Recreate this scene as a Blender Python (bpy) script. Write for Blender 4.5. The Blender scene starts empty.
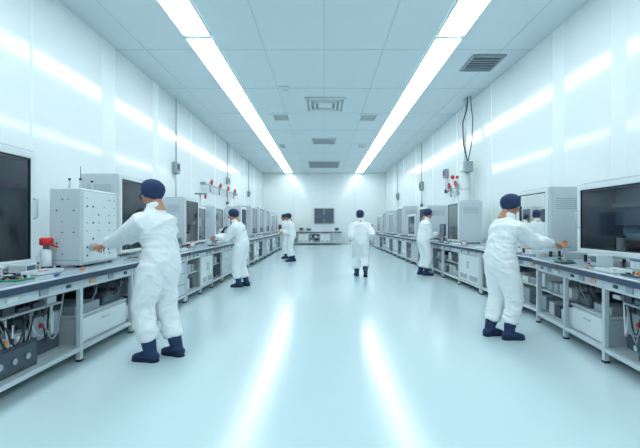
import bpy, bmesh, math, random
from mathutils import Vector, Matrix, noise
random.seed(7)
scene=bpy.context.scene
scene.view_settings.view_transform='Standard'
COL=scene.collection

# ------------------------------------------------------------ materials
MATS={}
def mat(name,col,rough=.5,metal=0,nscale=0,namt=0.0,bump=0.0,bscale=40,emit=None,estr=0,coat=0,spec=.5,trans=0):
    m=bpy.data.materials.new(name); m.use_nodes=True
    nt=m.node_tree; b=nt.nodes['Principled BSDF']
    b.inputs['Base Color'].default_value=(*col,1)
    b.inputs['Roughness'].default_value=rough
    b.inputs['Metallic'].default_value=metal
    b.inputs['Specular IOR Level'].default_value=spec
    b.inputs['Coat Weight'].default_value=coat
    b.inputs['Coat Roughness'].default_value=.07
    b.inputs['Transmission Weight'].default_value=trans
    if emit:
        b.inputs['Emission Color'].default_value=(*emit,1); b.inputs['Emission Strength'].default_value=estr
    tc=nt.nodes.new('ShaderNodeTexCoord')
    if namt>0:
        n=nt.nodes.new('ShaderNodeTexNoise'); n.inputs['Scale'].default_value=nscale; n.inputs['Detail'].default_value=3
        nt.links.new(tc.outputs['Object'],n.inputs['Vector'])
        mx=nt.nodes.new('ShaderNodeMix'); mx.data_type='RGBA'
        mx.inputs[6].default_value=(*[c*(1-namt) for c in col],1)
        mx.inputs[7].default_value=(*[min(1,c*(1+namt)) for c in col],1)
        nt.links.new(n.outputs['Fac'],mx.inputs[0]); nt.links.new(mx.outputs[2],b.inputs['Base Color'])
    if bump>0:
        n2=nt.nodes.new('ShaderNodeTexNoise'); n2.inputs['Scale'].default_value=bscale; n2.inputs['Detail'].default_value=2
        nt.links.new(tc.outputs['Object'],n2.inputs['Vector'])
        bp=nt.nodes.new('ShaderNodeBump'); bp.inputs['Strength'].default_value=bump; bp.inputs['Distance'].default_value=.02
        nt.links.new(n2.outputs['Fac'],bp.inputs['Height']); nt.links.new(bp.outputs['Normal'],b.inputs['Normal'])
    MATS[name]=m
mat('wall_panel',(.855,.93,.945),.13,namt=.012,nscale=.6,coat=.25)
mat('matte_trim',(.82,.90,.915),.5)
mat('floor_epoxy',(.55,.72,.77),.19,namt=.03,nscale=.5,bump=.02,bscale=3)
mat('ceiling_tile',(.74,.845,.88),.6,namt=.015,nscale=1)
mat('ceiling_bar',(.60,.72,.77),.5)
mat('lamp',(1,1,1),.5,emit=(.92,.985,1),estr=9.2)
mat('cabinet_fill_glow',(1,1,1),.5,emit=(.85,.95,1),estr=2.6)  # added fill emission, only to brighten the dark cabinet interiors
mat('bench_top',(.36,.46,.53),.22,namt=.06,nscale=4)
mat('bench_edge',(.028,.055,.115),.35)
mat('bench_frame',(.59,.68,.72),.4)
mat('panel',(.57,.65,.69),.4,namt=.02,nscale=3)
mat('panel_white',(.75,.83,.85),.38)
mat('panel_grey',(.33,.40,.45),.45)
mat('recess',(.05,.07,.095),.6)
mat('dark',(.015,.02,.035),.45)
mat('dark_metal',(.10,.13,.16),.4,metal=.6)
mat('steel',(.55,.62,.66),.3,metal=.9)
mat('glass_dark',(.08,.105,.15),.08,coat=.6,namt=.45,nscale=2.5)
mat('screen',(.02,.045,.08),.1,emit=(.1,.25,.35),estr=.25)
mat('cavity',(.26,.32,.41),.5)
mat('red',(.65,.02,.02),.35)
mat('orange',(.85,.25,.05),.4)
mat('blue',(.03,.12,.35),.4)
mat('green',(.03,.25,.16),.5)
mat('label',(.75,.45,.25),.5)
mat('cable',(.02,.025,.035),.5)
mat('coverall',(.85,.905,.93),.75,namt=.02,nscale=6,bump=.15,bscale=10)
mat('navy',(.014,.037,.105),.8,namt=.35,nscale=14,bump=.4,bscale=40)
mat('rubber',(.008,.014,.035),.6)
mat('skin',(.55,.27,.17),.5,namt=.06,nscale=14)
mat('lips',(.4,.12,.1),.45)
mat('eye',(.8,.8,.8),.2)
mat('vent_dark',(.14,.18,.2),.5)
m=bpy.data.materials.new('glass_pane'); m.use_nodes=True; nt=m.node_tree
for n in list(nt.nodes): nt.nodes.remove(n)
o_=nt.nodes.new('ShaderNodeOutputMaterial'); mx=nt.nodes.new('ShaderNodeMixShader'); tr=nt.nodes.new('ShaderNodeBsdfTransparent'); gl=nt.nodes.new('ShaderNodeBsdfGlossy'); fr=nt.nodes.new('ShaderNodeFresnel')
tr.inputs[0].default_value=(.66,.72,.80,1); gl.inputs['Roughness'].default_value=.03; fr.inputs[0].default_value=1.6
nt.links.new(fr.outputs[0],mx.inputs[0]);nt.links.new(tr.outputs[0],mx.inputs[1]);nt.links.new(gl.outputs[0],mx.inputs[2]);nt.links.new(mx.outputs[0],o_.inputs[0])
MATS['glass_pane']=m

# ------------------------------------------------------------ mesh builder
class MB:
    def __init__(s): s.v=[];s.f=[];s.m=[];s.sm=[];s.names=[]
    def mi(s,n):
        if n not in s.names: s.names.append(n)
        return s.names.index(n)
    def face(s,idx,m,sm=False): s.f.append(idx);s.m.append(s.mi(m));s.sm.append(sm)
    def box(s,x0,x1,y0,y1,z0,z1,m,c=.004):
        if x0>x1:x0,x1=x1,x0
        if y0>y1:y0,y1=y1,y0
        if z0>z1:z0,z1=z1,z0
        lo=(x0,y0,z0);hi=(x1,y1,z1)
        c=min(c,(x1-x0)*.3,(y1-y0)*.3,(z1-z0)*.3)
        ix={}
        for cx in (0,1):
            for cy in (0,1):
                for cz in (0,1):
                    cc=(cx,cy,cz)
                    for k in range(3):
                        p=[0,0,0]
                        for j in range(3):
                            p[j]=(hi[j] if cc[j] else lo[j])
                            if j!=k: p[j]+= -c if cc[j] else c
                        ix[(cc,k)]=len(s.v); s.v.append(tuple(p))
        for k in range(3):
            l,m2=[j for j in range(3) if j!=k]
            for sg in (0,1):
                q=[]
                for a,b in ((0,0),(1,0),(1,1),(0,1)):
                    cc=[0,0,0];cc[k]=sg;cc[l]=a;cc[m2]=b
                    q.append(ix[(tuple(cc),k)])
                s.face(q,m)
            for a in (0,1):
                for b in (0,1):
                    c1=[0,0,0];c2=[0,0,0];c1[l]=c2[l]=a;c1[m2]=c2[m2]=b;c1[k]=0;c2[k]=1
                    c1=tuple(c1);c2=tuple(c2)
                    s.face([ix[(c1,l)],ix[(c2,l)],ix[(c2,m2)],ix[(c1,m2)]],m)
        for cx in (0,1):
            for cy in (0,1):
                for cz in (0,1):
                    s.face([ix[((cx,cy,cz),0)],ix[((cx,cy,cz),1)],ix[((cx,cy,cz),2)]],m)
    def tube(s,pts,rad,m,seg=12,cap=True,up=None,share=True):
        pts=[Vector(p) for p in pts];n=len(pts)
        if not isinstance(rad,(list,tuple)): rad=[rad]*n
        tang=[]
        for i in range(n):
            a=pts[max(0,i-1)];b=pts[min(n-1,i+1)];t=(b-a)
            tang.append(t.normalized() if t.length>1e-9 else Vector((0,0,1)))
        u=Vector(up) if up else (Vector((0,0,1)) if abs(tang[0].z)<.9 else Vector((1,0,0)))
        rings=[]
        for i in range(n):
            t=tang[i]; u=(u-t*u.dot(t)); u.normalize(); sd=t.cross(u)
            r=rad[i]; ra,rb=(r if isinstance(r,(tuple,list)) else (r,r))
            ring=[]
            for k in range(seg):
                a=2*math.pi*k/seg
                ring.append(len(s.v)); s.v.append(tuple(pts[i]+sd*(ra*math.cos(a))+u*(rb*math.sin(a))))
            rings.append(ring)
        for i in range(n-1):
            for k in range(seg):
                k2=(k+1)%seg
                s.face([rings[i][k],rings[i][k2],rings[i+1][k2],rings[i+1][k]],m,True)
        if cap:
            for rg in (rings[0],rings[-1]):
                if share: s.face(list(rg),m)
                else:
                    b=len(s.v); s.v+= [s.v[q] for q in rg]; s.face(list(range(b,b+seg)),m)
    def cyl(s,p0,p1,r,m,seg=14): s.tube([p0,p1],[r,r],m,seg,True,share=False)
    def ell(s,c,r,m,seg=16,rings=10,rot=None):
        c=Vector(c);rg=[]
        for i in range(1,rings):
            ph=math.pi*i/rings; ring=[]
            for k in range(seg):
                a=2*math.pi*k/seg
                p=Vector((r[0]*math.sin(ph)*math.cos(a),r[1]*math.sin(ph)*math.sin(a),r[2]*math.cos(ph)))
                if rot: p=rot@p
                ring.append(len(s.v)); s.v.append(tuple(c+p))
            rg.append(ring)
        t=Vector((0,0,r[2])); 
        if rot:t=rot@t
        top=len(s.v); s.v.append(tuple(c+t)); bot=len(s.v); s.v.append(tuple(c-t))
        for k in range(seg):
            k2=(k+1)%seg
            s.face([top,rg[0][k],rg[0][k2]],m,True); s.face([bot,rg[-1][k2],rg[-1][k]],m,True)
            for i in range(len(rg)-1): s.face([rg[i][k],rg[i+1][k],rg[i+1][k2],rg[i][k2]],m,True)
    def torus(s,c,ax,R,r,m,seg=20):
        c=Vector(c);ax=Vector(ax).normalized()
        u=ax.orthogonal().normalized();w=ax.cross(u)
        pts=[c+u*(R*math.cos(2*math.pi*i/seg))+w*(R*math.sin(2*math.pi*i/seg)) for i in range(seg+1)]
        s.tube(pts,r,m,6,False,up=ax)
    def mesh(s,name,M=None):
        me=bpy.data.meshes.new(name)
        vs=[M@Vector(v) for v in s.v] if M else s.v
        me.from_pydata([tuple(v) for v in vs],[],s.f)
        for n in s.names: me.materials.append(MATS[n])
        me.polygons.foreach_set('material_index',s.m); me.polygons.foreach_set('use_smooth',s.sm)
        bm=bmesh.new();bm.from_mesh(me);bmesh.ops.recalc_face_normals(bm,faces=bm.faces);bm.to_mesh(me);bm.free()
        me.update();return me
    def obj(s,name,M=None,parent=None):
        me=s.mesh(name,M)
        o=bpy.data.objects.new(name,me); COL.objects.link(o)
        if parent:o.parent=parent
        elif not name.endswith('_tmp'):
            xs=[v.co.x for v in me.vertices];ys=[v.co.y for v in me.vertices];zs=[v.co.z for v in me.vertices]
            c=Vector(((min(xs)+max(xs))/2,(min(ys)+max(ys))/2,min(zs)))
            me.transform(Matrix.Translation(-c)); o.location=c
        return o

def remeshed(mb,name,voxel,smooth=6,fac=.5,M=None,wr=0,wf=7,fine=0):
    o=mb.obj(name+'_tmp',M)
    r=o.modifiers.new('r','REMESH'); r.mode='VOXEL'; r.voxel_size=voxel; r.use_smooth_shade=True
    sm=o.modifiers.new('s','SMOOTH'); sm.iterations=smooth; sm.factor=fac
    dg=bpy.context.evaluated_depsgraph_get(); dg.update()
    me=bpy.data.meshes.new_from_object(o.evaluated_get(dg)); me.name=name
    bpy.data.objects.remove(o)
    me.materials.clear(); me.materials.append(MATS[mb.names[0]])
    for p in me.polygons: p.use_smooth=True; p.material_index=0
    if wr:
        nr=[v.normal.copy() for v in me.vertices]
        for v,n in zip(me.vertices,nr):
            p=v.co
            a=noise.noise(Vector((p.x*wf*.8,p.y*wf*.8,p.z*wf*.7+3)))
            q=Vector((p.x*wf*.7+4+a*.8,p.y*wf*.7+a*.8,p.z*wf*1.7+1.2*p.x*wf+.7*p.y*wf))
            b=1-abs(noise.noise(q))*2.2
            d=wr*(.7*a+.8*b-.3)
            if fine:
                q2=Vector((p.x*7+2*a,p.y*7+9,p.z*15+6*p.x-4*p.y+2*a))
                c=max(0,1-abs(noise.noise(q2))*3.2); g=.35+.65*max(0,min(1,.5+noise.noise(p*3.1+Vector((7,1,2)))*2))
                d+=fine*(c*g-.25)
            v.co=p+n*d
        me.update()
    return me

def FL(xf): return Matrix(((-1,0,0,-xf),(0,1,0,0),(0,0,1,0),(0,0,0,1)))
def FR(xf): return Matrix(((1,0,0,xf),(0,1,0,0),(0,0,1,0),(0,0,0,1)))

# ------------------------------------------------------------ room
W=4.2; H=4.85; Y0=-4.0; Y1=27.3
def simple(name,*a,c=0.0):
    b=MB(); b.box(*a,c=c or .0005); return b.obj(name)
simple('floor',-W-.2,W+.2,Y0-.2,Y1+.2,-.1,0,'floor_epoxy')
simple('ceiling',-W-.2,W+.2,Y0-.2,Y1+.2,H,H+.1,'ceiling_tile')
simple('wall_left',-W-.15,-W,Y0,Y1,0,H,'wall_panel')
simple('wall_right',W,W+.15,Y0,Y1,0,H,'wall_panel')
simple('wall_back',-W,W,Y1,Y1+.15,0,H,'wall_panel')
simple('wall_front',-W,W,Y0-.15,Y0,0,H,'wall_panel')
for nm,x in (('left',-W),('right',W)):
    s=1 if x<0 else -1
    simple('baseboard_'+nm,x,x+s*.02,Y0,Y1,0,.1,'matte_trim')
simple('baseboard_back',-W+.02,W-.02,Y1-.02,Y1,0,.1,'matte_trim')
k=1
for side,lst in ((-1,[(5.70,5.78),(7.55,8.05),(9.8,10.15),(12.6,12.66),(15.4,15.46),(18.2,18.3),(21,21.1),(24,24.1),(2.6,2.66)]),
                 (1,[(5.55,5.85),(6.98,7.35),(10,10.06),(12.6,12.66),(15.4,15.46),(18.2,18.3),(21,21.1),(24,24.1),(2.6,2.66)])):
    for a,b in lst:
        bb=MB(); bb.box(side*W,side*(W-.002),a,b,.1,H,'matte_trim',c=.0005); bb.obj('trim_%d'%k); k+=1
for x in (-2.1,0,2.1):
    bb=MB(); bb.box(x-.01,x+.01,Y1-.006,Y1,.1,H,'ceiling_bar',c=.001); bb.obj('trim_%d'%k); k+=1
g=MB()
for i in range(14):
    y=-3.4+i*2.3
    if y<Y1: g.box(-W,W,y-.012,y+.012,H-.006,H,'ceiling_bar',c=.001)
for x in (-3.6,-1.2,0,1.2,3.6):
    g.box(x-.010,x+.010,Y0,Y1,H-.007,H,'ceiling_bar',c=.001)
g.obj('ceiling_grid')
for sx in (-1,1):
    for a,b in ((-3.7,7.42),(7.56,26.9)):
        l=MB(); x=2.36*sx; w=.24
        l.box(x-w,x+w,a,b,H-.03,H-.012,'lamp',c=.002)
        for q in (-1,1): l.box(x+q*w,x+q*(w+.035),a-.03,b+.03,H-.04,H-.007,'panel_white')
        l.box(x-w,x+w,a-.03,a,H-.04,H-.007,'panel_white'); l.box(x-w,x+w,b,b+.03,H-.04,H-.007,'panel_white')
        l.obj('linear_ceiling_light')
def vent(name,x0,x1,y0,y1,dark='vent_dark',n=6,fr='panel_white'):
    v=MB(); z=H-.045
    t=.05
    v.box(x0,x1,y0,y0+t,z,H-.007,fr);v.box(x0,x1,y1-t,y1,z,H-.007,fr);v.box(x0,x0+t,y0+t,y1-t,z,H-.007,fr);v.box(x1-t,x1,y0+t,y1-t,z,H-.007,fr)
    v.box(x0+t,x1-t,y0+t,y1-t,H-.015,H-.008,dark)
    for i in range(n):
        y=y0+t+(y1-y0-2*t)*(i+.5)/n
        v.box(x0+t,x1-t,y-.018,y+.018,z+.006,H-.016,fr,c=.002)
    v.obj(name)
def diffuser(x0,x1,y0,y1):
    v=MB(); z0=H-.05
    cx=(x0+x1)/2;cy=(y0+y1)/2;hx=(x1-x0)/2;hy=(y1-y0)/2
    for i,f in enumerate((1,.78,.56)):
        t=.07 if i==0 else .045; a=hx*f;c=hy*f; z=z0-.012*i
        m='panel_white'
        v.box(cx-a,cx+a,cy-c,cy-c+t,z,H-.007,m);v.box(cx-a,cx+a,cy+c-t,cy+c,z,H-.007,m)
        v.box(cx-a,cx-a+t,cy-c+t,cy+c-t,z,H-.007,m);v.box(cx+a-t,cx+a,cy-c+t,cy+c-t,z,H-.007,m)
    v.box(cx-hx*.97,cx+hx*.97,cy-hy*.97,cy+hy*.97,H-.014,H-.008,'panel_grey')
    v.box(cx-hx*.34,cx+hx*.34,cy-hy*.34,cy+hy*.34,z0,H-.015,'panel_white')
    v.obj('air_diffuser')
diffuser(-.55,.62,11.1,12.4)
vent('air_vent',-1.7,-1.12,12.7,13.5,n=5)
vent('air_vent',1.15,1.75,12.7,13.5,n=5)
vent('air_return_grille',3.1,3.8,8.3,9.15,dark='dark',n=6,fr='panel_grey')
vent('air_vent',-.5,.5,16.4,17.4,n=6,fr='panel')
vent('air_vent',-.9,.9,22.2,24.6,n=7,fr='panel')
vent('air_vent',-1.15,-.9,10.2,10.5,n=2)
vent('air_vent',-2.0,-1.7,17.6,18.2,n=3)
vent('air_vent',1.5,1.9,17.6,18.2,n=3)

# ------------------------------------------------------------ benches
def bench(M,a0,a1,D,bays,name='laboratory_workbench',hz=.85):
    b=MB()
    b.box(0,D,a0,a1,hz-.035,hz,'bench_top',c=.004)
    b.box(-.02,-.001,a0,a1,hz-.065,hz-.012,'bench_edge',c=.006)
    b.box(-.022,-.001,a0,a1,hz-.012,hz,'panel',c=.003)
    b.box(.02,D-.02,a0+.01,a1-.01,hz-.05,hz-.035,'panel_grey',c=.002)
    n=len(bays); L=(a1-a0)/n
    for i in range(n+1):
        a=a0+L*i; a=min(max(a,a0+.022),a1-.022)
        b.box(.03,.075,a-.022,a+.022,0.02,hz-.05,'bench_frame')
        b.box(.025,.08,a-.027,a+.027,0,.02,'dark')
        b.box(D-.09,D-.045,a-.022,a+.022,0,hz-.05,'bench_frame')
        b.box(.075,D-.09,a-.018,a+.018,.10,.14,'bench_frame')
        b.box(.075,D-.09,a-.018,a+.018,hz-.12,hz-.05,'bench_frame')
    b.box(.035,.07,a0+.04,a1-.04,.10,.14,'bench_frame')
    b.box(.035,.07,a0+.04,a1-.04,hz-.155,hz-.05,'bench_frame')
    b.box(D-.08,D-.06,a0+.04,a1-.04,.14,hz-.05,'panel_grey')
    for i,t in enumerate(bays):
        p=a0+L*i+.028; q=a0+L*(i+1)-.028
        b.box(.024,.034,p+.10,p+.2,hz-.125,hz-.085,'label' if i%2==0 else 'panel_white',c=.001)
        b.box(.024,.034,q-.2,q-.14,hz-.12,hz-.09,'recess',c=.001)
        b.box(.024,.034,(p+q)/2-.05,(p+q)/2+.05,hz-.13,hz-.08,'panel_grey',c=.001)
        b.box(.072,D-.1,p,q,.125,.14,'panel')
        top=hz-.16
        if t=='shelf':
            b.box(.09,D-.12,p,q,.43,.45,'panel')
            b.box(.56,.575,p,q,.14,.7,'panel_grey',c=.002)
            for j in range(4):
                w=(q-p)/4.3; x=p+.03+j*w; h=random.uniform(.08,.2)
                b.box(.14,.5,x,x+w*.8,.45,.45+h,random.choice(['panel','panel_grey','panel_white','recess']))
                h=random.uniform(.1,.22)
                b.box(.16,.5,x,x+w*.8,.14,.14+h,random.choice(['panel_white','panel','panel_grey','recess']))
        elif t=='drawer':
            b.box(.06,.65,p+.01,q-.01,.14,top,'panel_grey')
            hh=(top-.16)/3
            for j in range(3):
                z=.15+hh*j
                b.box(.035,.06,p+.02,q-.02,z+.006,z+hh-.006,'panel')
                m=(p+q)/2
                b.box(.015,.022,m-.09,m+.09,z+hh-.06,z+hh-.045,'steel',c=.002)
                for e in(-.085,.085): b.box(.02,.037,m+e-.006,m+e+.006,z+hh-.058,z+hh-.047,'steel',c=.001)
        elif t=='cabinet':
            b.box(.06,.65,p+.01,q-.01,.14,top,'panel')
            m=(p+q)/2
            for u,v,hx in ((p+.015,m-.004,m-.04),(m+.004,q-.015,m+.04)):
                b.box(.032,.06,u,v,.15,top-.005,'panel_white')
                b.box(.008,.016,hx-.008,hx+.008,.42,.56,'steel',c=.002)
                for z in(.43,.54): b.box(.014,.034,hx-.005,hx+.005,z,z+.01,'steel',c=.001)
                for j in range(4): b.box(.028,.034,u+.06,v-.06,.2+j*.025,.208+j*.025,'recess',c=.001)
        elif t=='door':
            b.box(.06,.65,p+.005,q-.005,.14,top,'panel')
            b.box(.03,.06,p+.01,q-.01,.15,top-.005,'panel_white')
            b.box(.006,.014,q-.066,q-.05,.42,.58,'steel',c=.002)
            for z in(.43,.56): b.box(.012,.032,q-.063,q-.053,z,z+.01,'steel',c=.001)
        elif t=='halfbox':
            b.box(.09,D-.12,p,q,.40,.42,'panel')
            b.box(.1,.62,p+.03,q-.03,.14,.39,'panel')
            b.box(.085,.1,p+.04,q-.04,.15,.38,'panel_white')
            m=(p+q)/2; b.box(.072,.086,m-.07,m+.07,.31,.325,'steel',c=.001)
            b.box(.15,.5,p+.06,(p+q)/2,.42,.50,'panel_grey'); b.box(.14,.5,(p+q)/2+.03,q-.06,.42,.55,'recess')
            b.box(.13,.15,(p+q)/2+.05,q-.1,.45,.52,'dark_metal')
            b.box(.65,.67,p,q,.14,.7,'recess')
            for j in range(5):
                y=p+.08+random.random()*(q-p-.2); b.tube([(.13,y,.505),(.1,y+.05,.6),(.12,y+.1,.69)],.006,random.choice(['cable','panel_grey','cable']),6)
        elif t=='gear':
            b.box(.12,.6,p+.04,p+(q-p)*.55,.14,.36,'recess')
            b.box(.105,.12,p+.06,p+(q-p)*.52,.16,.34,'dark_metal')
            b.box(.2,.62,p+(q-p)*.6,q-.04,.14,.5,'panel_grey')
            b.box(.19,.2,p+(q-p)*.62,q-.06,.17,.3,'recess')
            b.cyl((.18,p+(q-p)*.7,.42),(.2,p+(q-p)*.7,.42),.02,'red')
            b.box(.14,.5,p+.12,p+(q-p)*.5,.36,.44,'panel_grey')
            for j in range(3):
                c=p+.12+j*.14; b.cyl((.1,c,.25),(.09,c,.25),.025,'steel')
            for j in range(5):
                c=p+.15+j*.06; b.box(.13,.14,c,c+.03,.38,.42,random.choice(['panel_white','orange','green','dark']),c=.001)
            for j in range(18):
                y=random.uniform(p+.05,q-.05);y2=random.uniform(p+.05,q-.05);x=random.uniform(.10,.35)
                pts=[(x,y+(y2-y)*s/8,.72-.35*math.sin(math.pi*s/8)*random.uniform(.8,1)-.2*s/8) for s in range(9)]
                b.tube(pts,.007,random.choice(['cable','cable','dark','panel_grey','panel_white']),6)
            b.box(.07,.4,p+.1,q-.2,.60,.615,'panel_grey')
            for j in range(4):
                y=p+.15+j*.16; b.box(.1,.3,y,y+.12,.615,.615+random.uniform(.03,.07),random.choice(['recess','panel','dark_metal']))
            b.box(.65,.67,p,q,.14,.7,'recess')
    return b.obj(name,M)
XL=2.28
lb=[(1.75,4.85,['door','gear','halfbox']),(4.88,6.7,['shelf','drawer']),(6.73,9.1,['shelf','cabinet','shelf']),
    (9.13,12.3,['drawer','shelf','cabinet']),(12.33,16,['shelf','cabinet','shelf','drawer']),(16.03,20,['cabinet','shelf','cabinet','shelf']),(20.03,24.5,['shelf','drawer','cabinet','shelf'])]
for a0,a1,bs in lb: bench(FL(XL),a0,a1,1.83,bs)
XR=2.9
rb=[(5.45,7.5,['shelf','shelf']),(7.53,9.9,['cabinet','shelf']),(9.93,12.6,['shelf','cabinet','shelf']),(12.63,16,['drawer','shelf','cabinet','shelf']),(16.03,20,['cabinet','shelf','cabinet','shelf']),(20.03,24.5,['shelf','drawer','cabinet','shelf'])]
for a0,a1,bs in rb: bench(FR(XR),a0,a1,1.2,bs)
th=math.radians(7.5)
MRA=Matrix(((math.cos(th),math.sin(th),0,2.40),(-math.sin(th),math.cos(th),0,2.2),(0,0,1,0),(0,0,0,1)))
bench(MRA,0,3.2,1.28,['cabinet','gear','halfbox','shelf'])
MB_=Matrix(((0,1,0,0),(1,0,0,26.2),(0,0,1,0),(0,0,0,1)))
bench(MB_,-1.7,1.15,.95,['cabinet','shelf','cabinet','drawer'])
bench(MB_,-3.9,-1.75,.95,['cabinet','cabinet','shelf'])
bench(MB_,2.6,4.0,.95,['cabinet','cabinet'])

# ------------------------------------------------------------ equipment
def feet(b,b0,b1,a0,a1,z,h):
    for x in (b0+.06,b1-.06):
        for y in (a0+.06,a1-.06): b.cyl((x,y,z),(x,y,z+h),.022,'dark',10)
def chamber(name,M,a0,a1,b0,b1,z0,z1,fw=.07,win=(0,1,0,1),body='panel',glass='glass_dark',ctrl=True,handle=True,base=.03,hollow=False):
    b=MB(); z0=z0+.001; feet(b,b0,b1,a0,a1,z0,base); zb=z0+base
    wa0=a0+(a1-a0)*win[0]+fw; wa1=a0+(a1-a0)*win[1]-fw; wz0=zb+(z1-zb)*win[2]+fw; wz1=zb+(z1-zb)*win[3]-fw
    if not hollow: b.box(b0,b1,a0,a1,zb,z1,body,c=.012)
    else:
        bd=min(b0+.42,b1-.05)
        b.box(bd,b1,a0,a1,zb,z1,body,c=.008)
        b.box(b0,bd,a0,wa0-.01,zb,z1,body,c=.006);b.box(b0,bd,wa1+.01,a1,zb,z1,body,c=.006)
        b.box(b0,bd,wa0-.01,wa1+.01,zb,wz0-.01,body,c=.002);b.box(b0,bd,wa0-.01,wa1+.01,wz1+.01,z1,body,c=.002)
        b.box(bd-.01,bd,wa0,wa1,wz0,wz1,'cavity',c=.001)
        b.box(b0+.02,bd,wa0-.01,wa0-.004,wz0,wz1,'cavity',c=.001);b.box(b0+.02,bd,wa1+.004,wa1+.01,wz0,wz1,'cavity',c=.001)
        b.box(b0+.02,bd,wa0,wa1,wz0-.01,wz0-.003,'recess',c=.001);b.box(b0+.02,bd,wa0,wa1,wz1+.003,wz1+.01,'cavity',c=.001)
        b.box(b0+.04,b0+.07,wa0+.05,wa1-.05,wz1-.012,wz1+.002,'cabinet_fill_glow',c=.001)  # added glowing strip that lifts the cavity behind the glass
        b.box(b0+.02,b0+.035,wa0+.02,wa1-.02,wz1-.03,wz1+.002,'cavity',c=.001)
        hh=wz1-wz0; ww=wa1-wa0
        b.box(b0+.08,bd-.03,wa0+ww*.1,wa0+ww*.45,wz0,wz0+hh*.18,'panel')
        b.box(b0+.12,bd-.06,wa0+ww*.14,wa0+ww*.36,wz0+hh*.18,wz0+hh*.22,'steel')
        b.box(bd-.07,bd-.03,wa0+.02,wa1-.02,wz0+hh*.70,wz0+hh*.77,'panel_grey')
        b.box(bd-.16,bd-.07,wa0+ww*.2,wa0+ww*.32,wz0+hh*.55,wz0+hh*.85,'recess')
        b.tube([(bd-.14,wa0+ww*.26,wz0+hh*.55),(bd-.14,wa0+ww*.26,wz0+hh*.38),(bd-.14,wa0+ww*.26,wz0+hh*.3)],[.03,.028,.01],'steel',12)
        b.box(bd-.14,bd-.02,wa0+ww*.58,wa0+ww*.9,wz0,wz0+hh*.4,'recess'); b.box(bd-.146,bd-.14,wa0+ww*.62,wa0+ww*.8,wz0+hh*.16,wz0+hh*.34,'screen')
        b.cyl((b0+.14,wa0+ww*.7,wz0),(b0+.14,wa0+ww*.7,wz0+hh*.2),.04,'panel_white',16); b.cyl((b0+.14,wa0+ww*.7,wz0+hh*.2),(b0+.14,wa0+ww*.7,wz0+hh*.24),.042,'dark',16)
        b.tube([(bd-.1,wa0+ww*.26,wz0+hh*.85),(bd-.1,wa0+ww*.45,wz0+hh*.93),(bd-.1,wa0+ww*.62,wz0+hh*.6),(bd-.1,wa0+ww*.66,wz0+hh*.4)],.008,'cable',8)
    f=b0-.022
    b.box(f,b0+.001,wa0-fw*.75,wa1+fw*.75,wz1,wz1+fw*.75,'panel_white');b.box(f,b0+.001,wa0-fw*.75,wa1+fw*.75,wz0-fw*.75,wz0,'panel_white')
    b.box(f,b0+.001,wa0-fw*.75,wa0,wz0,wz1,'panel_white');b.box(f,b0+.001,wa1,wa1+fw*.75,wz0,wz1,'panel_white')
    g=.012
    for q in ((wa0,wa1,wz0,wz0+g),(wa0,wa1,wz1-g,wz1),(wa0,wa0+g,wz0,wz1),(wa1-g,wa1,wz0,wz1)):
        b.box(b0-.016,b0,q[0],q[1],q[2],q[3],'dark',c=.001)
    if hollow:
        i0=len(b.v); x=b0-.006
        b.v+=[(x,wa0+g,wz0+g),(x,wa1-g,wz0+g),(x,wa1-g,wz1-g),(x,wa0+g,wz1-g)]; b.face([i0,i0+1,i0+2,i0+3],'glass_pane')
    else: b.box(b0-.008,b0,wa0+g,wa1-g,wz0+g,wz1-g,glass,c=.001)
    if handle:
        zc=(wz0+wz1)/2
        b.tube([(b0-.02,wa1+fw*.35,zc-.1),(b0-.06,wa1+fw*.35,zc-.09),(b0-.06,wa1+fw*.35,zc+.09),(b0-.02,wa1+fw*.35,zc+.1)],.008,'steel',8)
    if ctrl:
        for i in range(4):
            y=a0+fw*.3+(a1-a0)*.05+i*.05
            if wz0-zb>.06: b.cyl((b0-.028,y,wz0-fw*.9),(b0-.02,y,wz0-fw*.9),.01,['red','green','dark','blue'][i],8)
    e=a0
    b.box(b0+.05,b1-.05,e-.006,e,zb+.06,z1-.06,body,c=.002)
    for i in range(6):
        z=z1-.16-i*.028; b.box(b0+.1,b1-.1,e-.009,e-.005,z,z+.01,'panel_grey',c=.001)
    for x in (b0+.07,b1-.07):
        for z in (zb+.08,z1-.08): b.cyl((x,e-.01,z),(x,e-.005,z),.007,'steel',8)
    b.box(b0+.04,b1-.04,a0+.04,a1-.04,z1,z1+.012,'panel_grey',c=.003)
    return b.obj(name,M)
IL=FL(0); IR=FR(0); T=.85
chamber('display_cabinet',IL,3.0,4.02,2.9,3.6,T,2.04,fw=.085,hollow=True)
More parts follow.
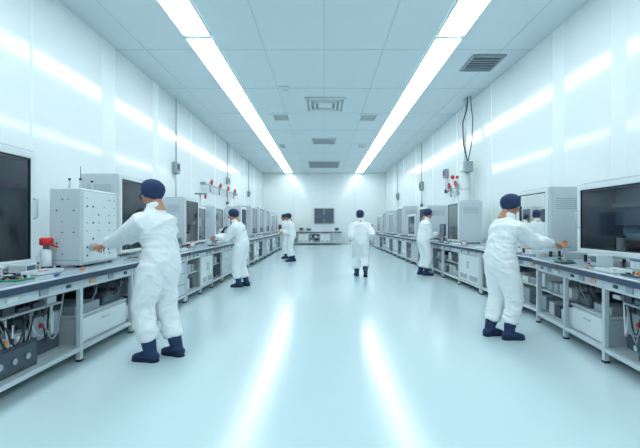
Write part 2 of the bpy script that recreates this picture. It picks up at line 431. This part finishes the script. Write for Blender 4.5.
def controller(M,a0,a1,b0,b1,z0,z1):
    b=MB(); z0+=.001; feet(b,b0,b1,a0,a1,z0,.02); z=z0+.02
    b.box(b0,b1,a0,a1,z,z1,'panel',c=.012)
    b.box(b0-.008,b0,a0+.03,a1-.03,z+.03,z1-.03,'panel_white',c=.003)
    random.seed(3)
    for i in range(6):
        for j in range(8):
            if random.random()<.62:
                y=a0+.09+(a1-a0-.18)*i/5; zz=z+.1+(z1-z-.2)*j/7
                b.cyl((b0-.012,y,zz),(b0-.007,y,zz),random.choice([.006,.008,.012]),random.choice(['dark','dark_metal','steel','recess','panel_grey']),8)
    for i in range(4):
        for j in range(6):
            if random.random()<.5:
                x=b0+.08+(b1-b0-.16)*i/3; zz=z+.12+(z1-z-.24)*j/5
                b.cyl((x,a0-.005,zz),(x,a0,zz),random.choice([.006,.009]),random.choice(['recess','dark_metal']),8)
    b.box(b0+.03,b1-.03,a0-.004,a0,z+.05,z+.06,'panel_grey',c=.001)
    for x,y in ((b0+.1,a0+.15),(b0+.22,a0+.15),(b0+.12,a0+.4)):
        b.tube([(x,y,z1),(x,y,z1+.1)],[.012,.008],'steel',8); b.cyl((x,y,z1+.1),(x,y,z1+.12),.014,'dark',8)
    b.tube([(b0+.1,a0+.15,z1+.12),(b0+.1,a0+.15,z1+.25)],.003,'cable',6)
    b.cyl((b0-.06,a0+.16,1.06),(b0,a0+.16,1.06),.045,'steel',16); b.cyl((b0-.11,a0+.16,1.06),(b0-.06,a0+.16,1.06),.025,'orange',16)
    return b.obj('perforated_control_unit',M)
controller(IL,4.22,4.95,2.56,2.90,T,1.69)
chamber('process_chamber',IL,5.65,6.55,2.9,3.45,T,2.02,fw=.06,hollow=True)
chamber('process_chamber',IL,8.3,9.2,2.9,3.35,T,1.87,fw=.06,hollow=True)
chamber('test_oven',IL,9.25,9.95,2.95,3.4,T,1.75,fw=.06)
chamber('test_oven',IL,10.6,11.5,2.9,3.5,T,1.8,fw=.07)
chamber('process_chamber',IL,12.2,13.4,2.9,3.5,T,1.78,fw=.07)
chamber('test_oven',IL,14.2,15.2,2.95,3.5,T,1.95,fw=.08)
chamber('process_chamber',IL,15.7,17.0,2.85,3.5,T,2.05,fw=.08)
chamber('test_oven',IL,17.6,18.8,2.85,3.4,T,2.1,fw=.09)
chamber('process_chamber',IL,19.4,20.8,2.85,3.5,T,2.05,fw=.09)
chamber('test_oven',IL,21.4,22.9,2.85,3.5,T,1.9,fw=.09)
chamber('process_chamber',IL,23.2,24.3,2.85,3.5,T,2.0,fw=.09)
chamber('display_cabinet',IR,3.3,4.98,3.16,3.75,T,1.80,fw=.075,base=.09,hollow=True)
chamber('process_chamber',IR,5.62,6.5,3.16,3.85,T,1.83,fw=.06,base=.08,win=(.0,1,.15,1),hollow=True)
chamber('test_oven',IR,9.6,10.5,3.25,3.8,T,1.88,fw=.06)
chamber('process_chamber',IR,12.6,13.6,3.25,3.9,T,1.9,fw=.08)
chamber('test_oven',IR,14.2,15.4,3.25,3.8,T,1.7,fw=.08)
chamber('process_chamber',IR,16.2,17.4,3.2,3.8,T,2.05,fw=.08)
chamber('test_oven',IR,18.2,19.5,3.2,3.8,T,1.85,fw=.08)
chamber('process_chamber',IR,20.3,21.6,3.2,3.8,T,2.0,fw=.08)
chamber('test_oven',IR,22.3,23.8,3.2,3.8,T,1.85,fw=.08)
b=MB(); b.box(-.68,.70,27.2,27.3,1.38,2.46,'panel_grey',c=.02); b.box(-.62,.64,27.19,27.2,1.44,2.40,'glass_dark',c=.002)
b.box(-.2,.22,27.18,27.19,1.7,2.0,'screen',c=.002); b.box(-.02,.02,27.18,27.2,1.44,2.40,'panel_grey',c=.002); b.obj('wall_display')
for x,w,h in ((-1.5,.3,.3),(-1.0,.35,.25),(.85,.3,.3),(-2.8,.5,.5),(-2.1,.35,.4),(3.0,.5,.5)):
    b=MB(); feet(b,x-w/2,x+w/2,26.4,26.8,T,.02); b.box(x-w/2,x+w/2,26.4,26.8,T+.02,T+h,'panel'); b.box(x-w/2+.04,x+w/2-.04,26.392,26.4,T+.09,T+h-.04,'glass_dark',c=.002)
    b.cyl((x-w/4,26.38,T+.055),(x-w/4,26.4,T+.055),.012,'red',8); b.obj('bench_instrument')

T=.851
def jar(M,a,bb):
    b=MB()
    b.cyl((bb,a,T),(bb,a,T+.02),.06,'dark',18)
    b.tube([(bb,a,T+.02),(bb,a,T+.03),(bb,a,T+.18),(bb,a,T+.2)],[.045,.05,.05,.03],'panel_white',18)
    b.cyl((bb,a,T+.2),(bb,a,T+.24),.03,'dark_metal',16)
    b.tube([(bb,a,T+.24),(bb,a,T+.25),(bb,a,T+.31),(bb,a,T+.32)],[.05,.062,.062,.05],'red',18)
    b.cyl((bb,a+.03,T+.25),(bb-.1,a+.03,T+.22),.01,'red',8)
    b.obj('red_capped_dispenser',M)
jar(IL,4.12,2.86)
def monitorstand(M,a,bb,w=.5,h=.34):
    b=MB(); b.box(bb,bb+.22,a-.13,a+.13,T,T+.015,'dark'); b.tube([(bb+.13,a,T+.01),(bb+.13,a,T+.2)],.02,'dark_metal',10)
    b.box(bb+.07,bb+.11,a-w/2,a+w/2,T+.14,T+.14+h,'dark',c=.008); b.box(bb+.065,bb+.071,a-w/2+.015,a+w/2-.015,T+.16,T+.125+h,'screen',c=.001)
    b.obj('computer_monitor',M)
monitorstand(IL,7.6,2.95,.5,.34); monitorstand(IR,7.8,3.3,.5,.36); monitorstand(IR,11.6,3.35); monitorstand(IL,11.8,3.0,.3,.3)
def board(M,a,bb,w=.22,d=.16,z=None):
    z=T
    b=MB(); b.box(bb,bb+d,a,a+w,z,z+.012,random.choice(['green','panel_grey','recess']),c=.002)
    for i in range(9):
        x=bb+.01+random.random()*(d-.05); y=a+.01+random.random()*(w-.05)
        b.box(x,x+random.uniform(.015,.035),y,y+random.uniform(.015,.035),z+.012,z+random.uniform(.018,.04),random.choice(['dark','steel','panel_white','orange','dark']),c=.001)
    b.obj('circuit_board',M)
def tray(M,a,bb,w=.32,d=.17,z=None):
    z=T
    b=MB(); b.box(bb,bb+d,a,a+w,z,z+.008,'steel',c=.002)
    for q in ((bb,bb+.008,a,a+w),(bb+d-.008,bb+d,a,a+w),(bb+.008,bb+d-.008,a,a+.008),(bb+.008,bb+d-.008,a+w-.008,a+w)): b.box(*q,z+.008,z+.035,'panel_white',c=.001)
    for i in range(7):
        x=bb+.03+random.random()*(d-.08); y=a+.03+random.random()*(w-.12)
        c=random.choice(['dark','steel','orange','blue','red','steel'])
        b.tube([(x,y,z+.02),(x+random.uniform(-.01,.02),y+.08,z+.02)],[.007,.005],c,8)
    b.obj('parts_tray',M)
def tools(M,a,bb):
    b=MB()
    b.tube([(bb,a,T+.012),(bb+.03,a+.1,T+.012)],[.012,.010],random.choice(['red','blue','orange']),8)
    b.tube([(bb+.03,a+.1,T+.012),(bb+.055,a+.2,T+.010)],.004,'steel',6)
    b.obj('screwdriver',M)
def cables(M,a,bb,n=3,L=.5,nm='cable_bundle'):
    b=MB()
    for j in range(n):
        pts=[]; ph=random.random()*6
        for s in range(14):
            t=s/13; pts.append((bb+.06*j*.5+.05*math.sin(ph+t*5),a+L*t,T+.008))
        b.tube(pts,.006,random.choice(['cable','panel_grey','blue','cable']),6)
    b.obj(nm,M)
def vials(M,a,bb,n=5):
    b=MB(); b.box(bb,bb+.07,a,a+n*.045+.02,T,T+.035,'panel_grey')
    for i in range(n):
        y=a+.03+i*.045; b.cyl((bb+.035,y,T+.036),(bb+.035,y,T+.1),.014,'panel_white',10); b.cyl((bb+.035,y,T+.1),(bb+.035,y,T+.115),.016,random.choice(['red','blue','orange']),10)
    b.obj('vial_rack',M)
def meter(M,a,bb,w=.2,h=.13):
    b=MB(); b.box(bb,bb+.16,a,a+w,T+.01,T+h,random.choice(['panel','panel_grey','panel_white']),c=.006)
    b.box(bb-.004,bb,a+.015,a+w*.6,T+h*.4,T+h-.015,'screen',c=.001)
    for i in range(3): b.cyl((bb-.012,a+w*.75,T+.03+i*.03),(bb,a+w*.75,T+.03+i*.03),.009,['dark','orange','dark'][i],8)
    for x in (bb+.02,bb+.14):
        for y in (a+.02,a+w-.02): b.cyl((x,y,T),(x,y,T+.011),.01,'dark',8)
    b.obj('bench_multimeter',M)
random.seed(11)
board(IL,2.7,2.45);board(IL,3.15,2.42,.2,.16);tray(IL,3.52,2.5);tools(IL,3.95,2.40);cables(IL,2.45,2.75,2,.45)
tools(IL,3.48,2.34);meter(IL,3.62,2.70,.2,.09);meter(IL,3.12,2.66,.2,.1);board(IL,3.4,2.68,.18,.13)
board(IL,5.2,2.45);vials(IL,5.15,2.75);meter(IL,5.1,3.0,.3,.22);tray(IL,6.9,2.45);board(IL,7.4,2.5);vials(IL,7.9,2.6);meter(IL,6.75,2.75,.3,.25);meter(IL,7.95,2.9,.25,.2)
for y in (8.9,9.4,10.7,11.2,12.2,13.1,14.6,16,17.2,18.5,20,21.5): (random.choice([board,tray,vials,meter]))(IL,y,2.42+random.random()*.1)
for a,bb,fn in ((.3,.12,board),(.75,.1,tray),(1.2,.08,board),(1.50,.06,tray),(1.2,.36,board),(1.93,.06,tools),(1.55,.34,vials),(.8,.36,board),(2.85,.18,board),(2.08,.22,meter),(1.8,.28,tools)):
    fn(MRA,a,bb)
for y in (5.7,6.1,7.05,7.5,8.4,9.1,9.8,10.9,12.5,13.2,14.5,16.3,17.7,19,21): (random.choice([board,tray,vials]))(IR,y,2.95)

def microscope(x,y,s,ang=0):
    b=MB()
    b.box(-.1,.12,-.09,.09,0,.03,'panel_white',c=.008)
    b.tube([(.09,0,.03),(.09,0,.2),(.06,0,.26),(0,0,.28)],[.024,.022,.024,.028],'panel_white',12)
    b.cyl((0,0,.15),(0,0,.27),.028,'dark',14); b.tube([(0,0,.15),(0,0,.11)],[.022,.012],'steel',12)
    b.tube([(0,0,.26),(-.05,0,.31),(-.09,0,.34)],[.026,.022,.018],'dark',12)
    b.box(-.05,.06,-.06,.06,.075,.087,'dark_metal'); b.cyl((.09,-.05,.12),(.09,.05,.12),.018,'dark',12)
    b.box(.02,.07,-.02,.02,.03,.076,'panel_grey')
    M=Matrix.Translation((x,y,T))@Matrix.Rotation(ang,4,'Z')@Matrix.Scale(s,4)
    b.obj('microscope',M)
microscope(-2.62,6.35,1,math.pi);microscope(3.03,6.75,.9,0);microscope(-2.6,10.3,1.2,math.pi);microscope(3.1,12.2,1.1,0)
def jig(x,y,s=1,hz=.2,ang=0):
    b=MB(); b.box(-.08,.08,-.08,.08,0,.02,'dark_metal'); b.cyl((0,0,.02),(0,0,hz-.04),.018,'steel',12)
    b.box(-.05,.05,-.05,.05,hz-.04,hz-.015,'panel_grey'); b.cyl((0,0,hz-.015),(0,0,hz+.03),.03,'orange',14)
    b.cyl((0,0,hz+.03),(0,0,hz+.04),.02,'dark',12)
    b.obj('assembly_jig',Matrix.Translation((x,y,T))@Matrix.Rotation(ang,4,'Z'))
jig(2.84,4.72,hz=.22); jig(-2.41,8.64,hz=.16); jig(3.09,10.5,hz=.16)

# ------------------------------------------------------------ wall services
def wallbox(M,a,b0,z,s=.16,nm='wall_sensor_box',up=True,dn=None):
    b=MB()
    b.box(b0-.12,b0,a-s/2,a+s/2,z-s*.6,z+s*.6,'panel_grey',c=.01)
    b.box(b0-.128,b0-.12,a-s*.35,a+s*.35,z-s*.3,z+s*.4,'dark')
    b.cyl((b0-.13,a,z-s*.42),(b0-.12,a,z-s*.42),.015,'red',8)
    if up: b.tube([(b0-.05,a,z+s*.6),(b0-.05,a,H-.02)],.018,'panel_grey',8)
    if dn: b.tube([(b0-.05,a,z-s*.6),(b0-.05,a,dn)],.022,'bench_frame',8); b.box(b0-.09,b0,a-.05,a+.05,dn-.12,dn,'dark_metal')
    b.obj(nm,M)
wallbox(IL,11.2,W-.01,2.9,.26,dn=2.0); wallbox(IL,17.2,W-.01,3.2,.24,dn=2.3); wallbox(IL,22,W-.01,3.0,.25)
wallbox(IR,17,W-.01,2.95,.3,dn=2.2); wallbox(IR,22.5,W-.01,2.9,.3,dn=2.0); wallbox(IR,13.6,W-.01,3.05,.25,up=False,dn=2.5)
def manifold(M,a0,a1,z,b0,n):
    b=MB(); b.tube([(b0,a0,z),(b0,a1,z)],.03,'steel',10)
    for i in range(n):
        a=a0+(a1-a0)*(i+.5)/n
        b.tube([(b0,a,z-.25),(b0,a,z+.1)],.025,'panel_grey',8)
        b.torus((b0-.06,a,z+.1),(1,0,0),.085,.02,'red',14); b.box(b0-.07,b0-.05,a-.08,a+.08,z+.09,z+.11,'red'); b.box(b0-.07,b0-.05,a-.01,a+.01,z+.02,z+.18,'red')
        b.cyl((b0-.06,a,z+.1),(b0,a,z+.1),.02,'steel',8)
    for a in (a0,a1): b.box(b0-.03,W-.001,a-.03,a+.03,z-.05,z+.05,'panel_grey')
    b.obj('gas_valve_manifold',M)
manifold(IL,13.6,18.6,2.72,W-.15,4); manifold(IR,11.8,13.1,2.45,W-.15,2)
b=MB(); x=3.95;y=11.2
b.tube([(x,y,T),(x,y,T+.02),(x,y,2.85),(x,y,2.95),(x,y,3.0)],[.17,.15,.15,.12,.05],'panel_white',20)
for z in (1.1,1.7,2.3,2.8): b.torus((x,y,z),(0,0,1),.152,.012,'steel',20)
b.tube([(x,y,3.0),(x,y,H-.02)],.035,'panel_white',10)
b.box(x-.12,x+.12,y-.3,y-.16,2.75,3.05,'panel_grey',c=.01)
b.tube([(x,y-.2,3.05),(x-.12,y-.22,3.5),(x-.14,y-.22,4.1),(x-.02,y-.2,4.5),(x,y-.2,H-.02)],.018,'cable',8)
b.tube([(x,y-.25,3.05),(x+.1,y-.25,3.6),(x+.12,y-.25,4.2),(x+.05,y-.25,H-.02)],.015,'dark_metal',8)
b.tube([(x-.15,y,2.2),(x-.35,y,2.2),(x-.35,y,2.6)],.025,'steel',8); b.ell((x-.35,y,2.64),(.06,.06,.06),'red')
b.tube([(x-.15,y,2.4),(x-.22,y,2.4),(x-.22,y,2.62)],.02,'steel',8); b.ell((x-.22,y,2.64),(.045,.045,.045),'red')
b.obj('process_column')
for y,h in ((12.0-.2,2.2),):
    b=MB(); b.box(3.55,3.75,y-.08,y+.08,T,T+.02,'dark'); b.tube([(3.65,y,T+.01),(3.65,y,h)],.02,'steel',10); b.box(3.45,3.8,y-.06,y+.06,h,h+.05,'panel_grey')
    b.cyl((3.5,y,h-.12),(3.5,y,h),.03,'red',10); b.obj('service_post',IL)

# ------------------------------------------------------------ people
def hand_mesh():
    b=MB()
    b.tube([(-.06,0,0),(0,0,0),(.03,0,0),(.065,0,0),(.092,0,-.002)],[(.028,.022),(.029,.021),(.038,.019),(.043,.017),(.04,.013)],'skin',14,up=(0,0,1))
    for y,L,sp in ((.031,.070,.10),(.011,.080,.03),(-.010,.074,-.04),(-.030,.058,-.12)):
        p=Vector((.078,y,-.001)); pts=[p.copy()]; rr=[.0095]
        for k,(fr,an) in enumerate(((.2,5),(.45,22),(.3,50),(.25,72))):
            a=math.radians(an); p=p+Vector((math.cos(a),sp*math.cos(a),-math.sin(a)))*L*fr*(1.0); pts.append(p.copy()); rr.append(.0092-.0006*k)
        b.tube(pts,rr,'skin',10,up=(0,0,1))
        b.ell(pts[-1],(.0072,.0072,.0072),'skin',10,6)
    p=[(.015,.018,-.004),(.04,.042,-.012),(.068,.056,-.024),(.092,.056,-.038)]
    b.tube(p,[.016,.013,.0105,.009],'skin',10); b.ell(p[-1],(.0088,.0088,.0088),'skin',10,6)
    return remeshed(b,'hand',.0032,3,.5)
HAND_R=hand_mesh()
HAND_L=HAND_R.copy(); 
for v in HAND_L.vertices: v.co.y=-v.co.y
HAND_L.flip_normals()
def head_mesh():
    b=MB()
    b.ell((-.012,0,.03),(.098,.076,.094),'skin',24,16); b.ell((.022,0,-.025),(.068,.063,.088),'skin',24,16)
    b.ell((.035,0,-.078),(.052,.046,.034),'skin'); b.ell((.076,0,-.098),(.02,.022,.016),'skin')
    b.tube([(.078,0,.012),(.096,0,-.012),(.110,0,-.034),(.09,0,-.040)],[.008,.010,.015,.008],'skin',10)
    b.ell((.098,.012,-.036),(.01,.008,.008),'skin',10,6); b.ell((.098,-.012,-.036),(.01,.008,.008),'skin',10,6)
    b.ell((.083,0,-.064),(.012,.024,.011),'skin'); b.ell((.079,0,.022),(.014,.046,.01),'skin')
    for s in (-1,1):
        b.ell((-.004,s*.078,-.008),(.019,.009,.032),'skin',12,8); b.ell((.058,s*.042,-.025),(.024,.02,.02),'skin')
    b.tube([(-.02,0,-.04),(-.035,0,-.11),(-.05,0,-.2)],[.056,.058,.064],'skin',18)
    return remeshed(b,'head',.005,4,.5)
HEAD=head_mesh()
def cap_mesh():
    b=MB()
    rot=Matrix.Rotation(math.radians(-32),3,'Y')
    off=Vector((-.016,0,.014))
    prof=[(-.052,.098,.080),(-.038,.108,.089),(.0,.118,.099),(.042,.119,.101),(.078,.106,.092),(.104,.080,.070),(.120,.046,.041),(.126,.015,.013)]
    seg=40; rings=[]
    for z,rx,ry in prof:
        ring=[]
        for k in range(seg):
            a=2*math.pi*k/seg; fl=1+.02*math.sin(a*10+z*30)*(1 if -.03<z<.09 else .3)
            p=rot@Vector((rx*fl*math.cos(a),ry*fl*math.sin(a),z+(.03*max(0,math.cos(a)) if z<-.02 else 0))); p+=off
            ring.append(len(b.v)); b.v.append(tuple(p))
        rings.append(ring)
    for i in range(len(rings)-1):
        for k in range(seg): b.face([rings[i][k],rings[i][(k+1)%seg],rings[i+1][(k+1)%seg],rings[i+1][k]],'navy',True)
    b.face(list(rings[-1]),'navy',True); b.face(list(rings[0]),'navy')
    pts=[rot@Vector((.101*math.cos(2*math.pi*k/28),.083*math.sin(2*math.pi*k/28),-.049+.03*max(0,math.cos(2*math.pi*k/28))))+off for k in range(29)]
    b.tube(pts,.006,'navy',6,False)
    return b.mesh('cap')
CAP=cap_mesh()
def face_mesh():
    b=MB()
    for s in (-1,1):
        b.ell((.078,s*.031,.002),(.0125,.0135,.010),'eye',12,8); b.ell((.0885,s*.031,.002),(.003,.0055,.0055),'dark',10,6)
        b.torus((.106,s*.033,-.002),(1,s*.18,0),.025,.0028,'dark',18)
        b.cyl((.1055,s*.033,-.002),(.1065,s*.0332,-.002),.024,'glass_dark',18)
        b.tube([(.104,s*.057,.004),(.08,s*.076,.004),(.02,s*.083,.006),(-.02,s*.082,-.002)],.0028,'dark',6)
        b.tube([(.094,s*.018,.028),(.09,s*.045,.027)],[.004,.003],'dark',6)
    b.tube([(.109,-.01,.002),(.113,0,.004),(.109,.01,.002)],.0026,'dark',6)
    b.tube([(.088,-.021,-.064),(.0955,-.008,-.063),(.0965,0,-.064),(.0955,.008,-.063),(.088,.021,-.064)],[.002,.005,.0055,.005,.002],'lips',8)
    return b.mesh('safety_glasses_and_features')
FACE=face_mesh()

def ik(a,t,l1,l2,hint):
    d=t-a; L=min(d.length,(l1+l2)*.995); dn=d.normalized()
    x=(l1*l1-l2*l2+L*L)/(2*L); h=math.sqrt(max(0,l1*l1-x*x))
    n=hint-dn*hint.dot(dn); n.normalize()
    return a+dn*x+n*h, a+dn*L
def lerp(a,b,t): return a+(b-a)*t
def person(x,y,head_deg,lean=10,handL=None,handR=None,lhL=None,lhR=None,aL=(0,.1,0),aR=(0,-.1,0),yawL=6,yawR=-6,liftR=0,liftL=0,hp=20,hy=0,vox=.018,sc=1.0,drop=0,bulk=1.05):
    emp=bpy.data.objects.new('cleanroom_technician',None); COL.objects.link(emp); emp.empty_display_size=.2
    MW=Matrix.Translation((x,y,0))@Matrix.Rotation(math.radians(head_deg),4,'Z')@Matrix.Scale(sc,4)
    MI=MW.inverted(); emp.matrix_world=MW
    A=math.radians(lean)
    P=Vector((0,0,.93-drop))
    def sp(s):
        a=A*(.5+.7*max(0,min(1,s/.5)))
        return P+Vector((math.sin(a)*s,0,math.cos(a)*s)), Vector((math.cos(a),0,-math.sin(a)))
    Hn,_=sp(.5); a=A*1.1
    Hc=Hn+Vector((math.sin(a)*.17+.02,0,math.cos(a)*.165))
    HR=Matrix.Rotation(math.radians(hy),4,'Z')@Matrix.Rotation(math.radians(hp),4,'Y')
    HM=Matrix.Translation(Hc)@HR
    neck=Hc+Vector((-.045,0,-.115))
    b=MB(); B=bulk
    prof=[(-.17,.08,.08),(-.13,.135,.115),(-.06,.180,.150),(.02,.190,.158),(.11,.176,.144),(.2,.176,.140),(.28,.190,.147),(.35,.196,.148),(.40,.188,.140),(.44,.160,.122),(.475,.122,.10)]
    pts=[sp(s)[0] for s,_,_ in prof]; rad=[(w*B,d*B) for s,w,d in prof]
    pts+=[lerp(pts[-1],neck,.6),neck]; rad+=[(.088,.086),(.080,.080)]
    b.tube(pts,rad,'coverall',28,up=(1,0,0))
    res={}
    for s,hw,lh,key in ((1,handL,lhL,'L'),(-1,handR,lhR,'R')):
        S=sp(.395)[0]+Vector((.0,s*.185,0)); In=sp(.42)[0]+Vector((0,s*.06,0))
        if hw is not None: tip=MI@Vector(hw)
        elif lh is not None: tip=Vector(lh)
        else: tip=S+Vector((.12,s*.1,-.68))
        d=(tip-S)
        wr=tip-(d.normalized()*.6+Vector((.45,0,.0))).normalized()*.14
        S2=S+d.normalized()*.03
        el,wr=ik(S2,wr,.305,.265,Vector((-.5,s*.25,-1)))
        b.tube([In,lerp(In,S,.6),S,lerp(S2,el,.35),lerp(S2,el,.75),el,lerp(el,wr,.3),lerp(el,wr,.7),lerp(el,wr,.93),wr],
               [.060*B,.076*B,.088*B,.086*B,.077*B,.073*B,.072*B,.062*B,.053*B,.041],'coverall',18)
        fd=(tip-wr).normalized(); res[key]=(wr,fd,el)
    legs=[]
    for s,an,yaw,lift in ((1,aL,yawL,liftL),(-1,aR,yawR,liftR)):
        an=Vector(an)+Vector((0,0,.09)); hip=P+Vector((0,s*.095,-.04))
        yv=Matrix.Rotation(math.radians(yaw),3,'Z')@Vector((1,0,0))
        if lift: an=an+Vector((0,0,lift))
        kn,an2=ik(hip,an,.42,.405,yv)
        dn=(kn-an2).normalized()
        hem=an2+dn*.10
        b.tube([hip+Vector((0,0,.04)),lerp(hip,kn,.25),lerp(hip,kn,.6),lerp(hip,kn,.9),lerp(kn,hem,.15),lerp(kn,hem,.5),lerp(kn,hem,.88),hem],
               [.120*B,.122*B,.110*B,.099*B,.096*B,.092*B,.092*B,.082*B],'coverall',20)
        legs.append((an2,kn,yv,lift))
    wr_=.017 if vox<.02 else .013
    me=remeshed(b,'coverall_suit',vox,4,.5,wr=wr_,wf=4.2,fine=(.014 if vox<.02 else .010))
    o=bpy.data.objects.new('coverall_suit',me); COL.objects.link(o); o.parent=emp
    c=MB()
    up=(Hc+Vector((-.03,0,-.06))-neck).normalized()
    c.tube([neck-up*.03,neck-up*.015,neck+up*.012,neck+up*.022,neck+up*.018],[.080,.085,.079,.074,.068],'coverall',24,cap=False)
    for key in 'LR':
        w,fd,el=res[key]; d=(w-el).normalized(); c.tube([w-d*.045,w-d*.03,w-d*.0,w+d*.012],[.044,.050,.046,.036],'coverall',18)
    c.obj('collar_and_cuffs',parent=emp)
    for an,kn,yv,lift in legs:
        bt=MB(); up=(kn-an).normalized()
        pitch=math.radians(38) if lift>0.03 else 0
        zz=Vector((0,0,1)); side=zz.cross(yv)
        fw=(Matrix.Rotation(pitch,3,side)@yv); fu=(Matrix.Rotation(pitch,3,side)@zz)
        bt.tube([an-fu*.03,an+up*.03,an+up*.1,an+up*.15,an+up*.18],[.057,.060,.068,.074,.075],'navy',18)
        def fp(f,u): return an-fu*.09+fw*f+fu*u
        bt.tube([fp(-.085,.045),fp(-.07,.045),fp(-.03,.055),fp(.03,.058),fp(.09,.046),fp(.14,.036),fp(.175,.032),fp(.192,.03)],
                [(.02,.025),(.04,.042),(.046,.053),(.046,.056),(.051,.044),(.052,.034),(.042,.028),(.018,.016)],'navy',18,up=tuple(fu))
        m2=remeshed(bt,'boot',.009 if vox<.02 else .013,4,.5,wr=.004,wf=14)
        ob=bpy.data.objects.new('boot',m2); COL.objects.link(ob); ob.parent=emp
        so=MB()
        out=[(-.085,.0),(-.075,.03),(-.04,.044),(.03,.042),(.09,.052),(.145,.052),(.18,.036),(.195,0),(.18,-.036),(.145,-.052),(.09,-.052),(.03,-.042),(-.04,-.044),(-.075,-.03)]
        n=len(out); sd=side
        for u in (0.0,.018):
            for f,l in out: so.v.append(tuple(an-fu*.09+fw*f+sd*l+fu*u))
        so.face(list(range(n)),'rubber'); so.face(list(range(n,2*n)),'rubber')
        for i in range(n): so.face([i,(i+1)%n,n+(i+1)%n,n+i],'rubber')
        so.obj('boot_sole',parent=emp)
    for key,me2 in (('L',HAND_L),('R',HAND_R)):
        w,fd,el=res[key]
        upv=Vector((0,0,1)) if abs(fd.z)<.85 else Vector((0,(1 if key=='L' else -1),.1))
        X=fd; Yv=upv.cross(X).normalized(); Z=X.cross(Yv)
        R=Matrix((X,Yv,Z)).transposed().to_4x4()
        ho=bpy.data.objects.new('hand_'+('left' if key=='L' else 'right'),me2); COL.objects.link(ho); ho.parent=emp
        ho.matrix_local=Matrix.Translation(w)@R
    for nm,me3 in (('head',HEAD),('bouffant_cap',CAP),('safety_glasses',FACE)):
        q=bpy.data.objects.new(nm,me3); COL.objects.link(q); q.parent=emp; q.matrix_local=HM
    return emp
person(-1.60,3.90,160,lean=6,handL=(-2.34,4.12,1.06),handR=(-2.42,4.38,1.07),aL=(.02,.10,0),aR=(-.10,-.12,0),hp=16,vox=.012,sc=1.01)
person(2.03,4.62,12,lean=10,handL=(2.80,4.86,1.09),handR=(2.76,4.66,1.07),aL=(-.07,.10,0),aR=(.05,-.10,0),hp=20,vox=.012,sc=.965)
person(-1.74,8.45,172,lean=13,handL=(-2.38,8.4,1.03),handR=(-2.40,8.62,1.05),aL=(.02,.10,0),aR=(-.08,-.10,0),hp=22,vox=.02,sc=.96)
person(-1.16,14.3,185,lean=8,lhL=(.42,.1,1.0),lhR=(.45,-.08,1.02),aL=(.02,.10,0),aR=(-.08,-.11,0),hp=22,vox=.024,sc=1.0)
person(-1.46,15.6,200,lean=6,lhL=(.42,.12,1.05),lhR=(.45,-.08,1.02),aL=(.02,.11,0),aR=(-.02,-.12,0),hp=15,vox=.024,sc=1.0)
person(.92,10.1,95,lean=4,lhL=(.24,.22,.92),lhR=(.14,-.25,.88),aL=(.12,.07,0),aR=(-.22,-.09,0),liftR=.08,hp=8,vox=.02,sc=.985,drop=.02,bulk=1.12)
person(2.58,10.4,5,lean=8,handL=(3.10,10.6,1.04),handR=(3.06,10.4,1.03),aL=(-.05,.10,0),aR=(.04,-.10,0),hp=20,vox=.02,sc=1.0)

# ------------------------------------------------------------ camera
cam=bpy.data.cameras.new('camera'); co=bpy.data.objects.new('camera',cam); COL.objects.link(co)
cam.sensor_width=36; cam.lens=22.5; cam.shift_x=-4/640; cam.shift_y=1/640; cam.clip_start=.05
co.location=(0,0,1.3); co.rotation_euler=(math.pi/2,0,0)
scene.camera=co
w=bpy.data.worlds.new('world'); scene.world=w; w.use_nodes=True
w.node_tree.nodes['Background'].inputs[0].default_value=(.8,.95,1,1); w.node_tree.nodes['Background'].inputs[1].default_value=.3
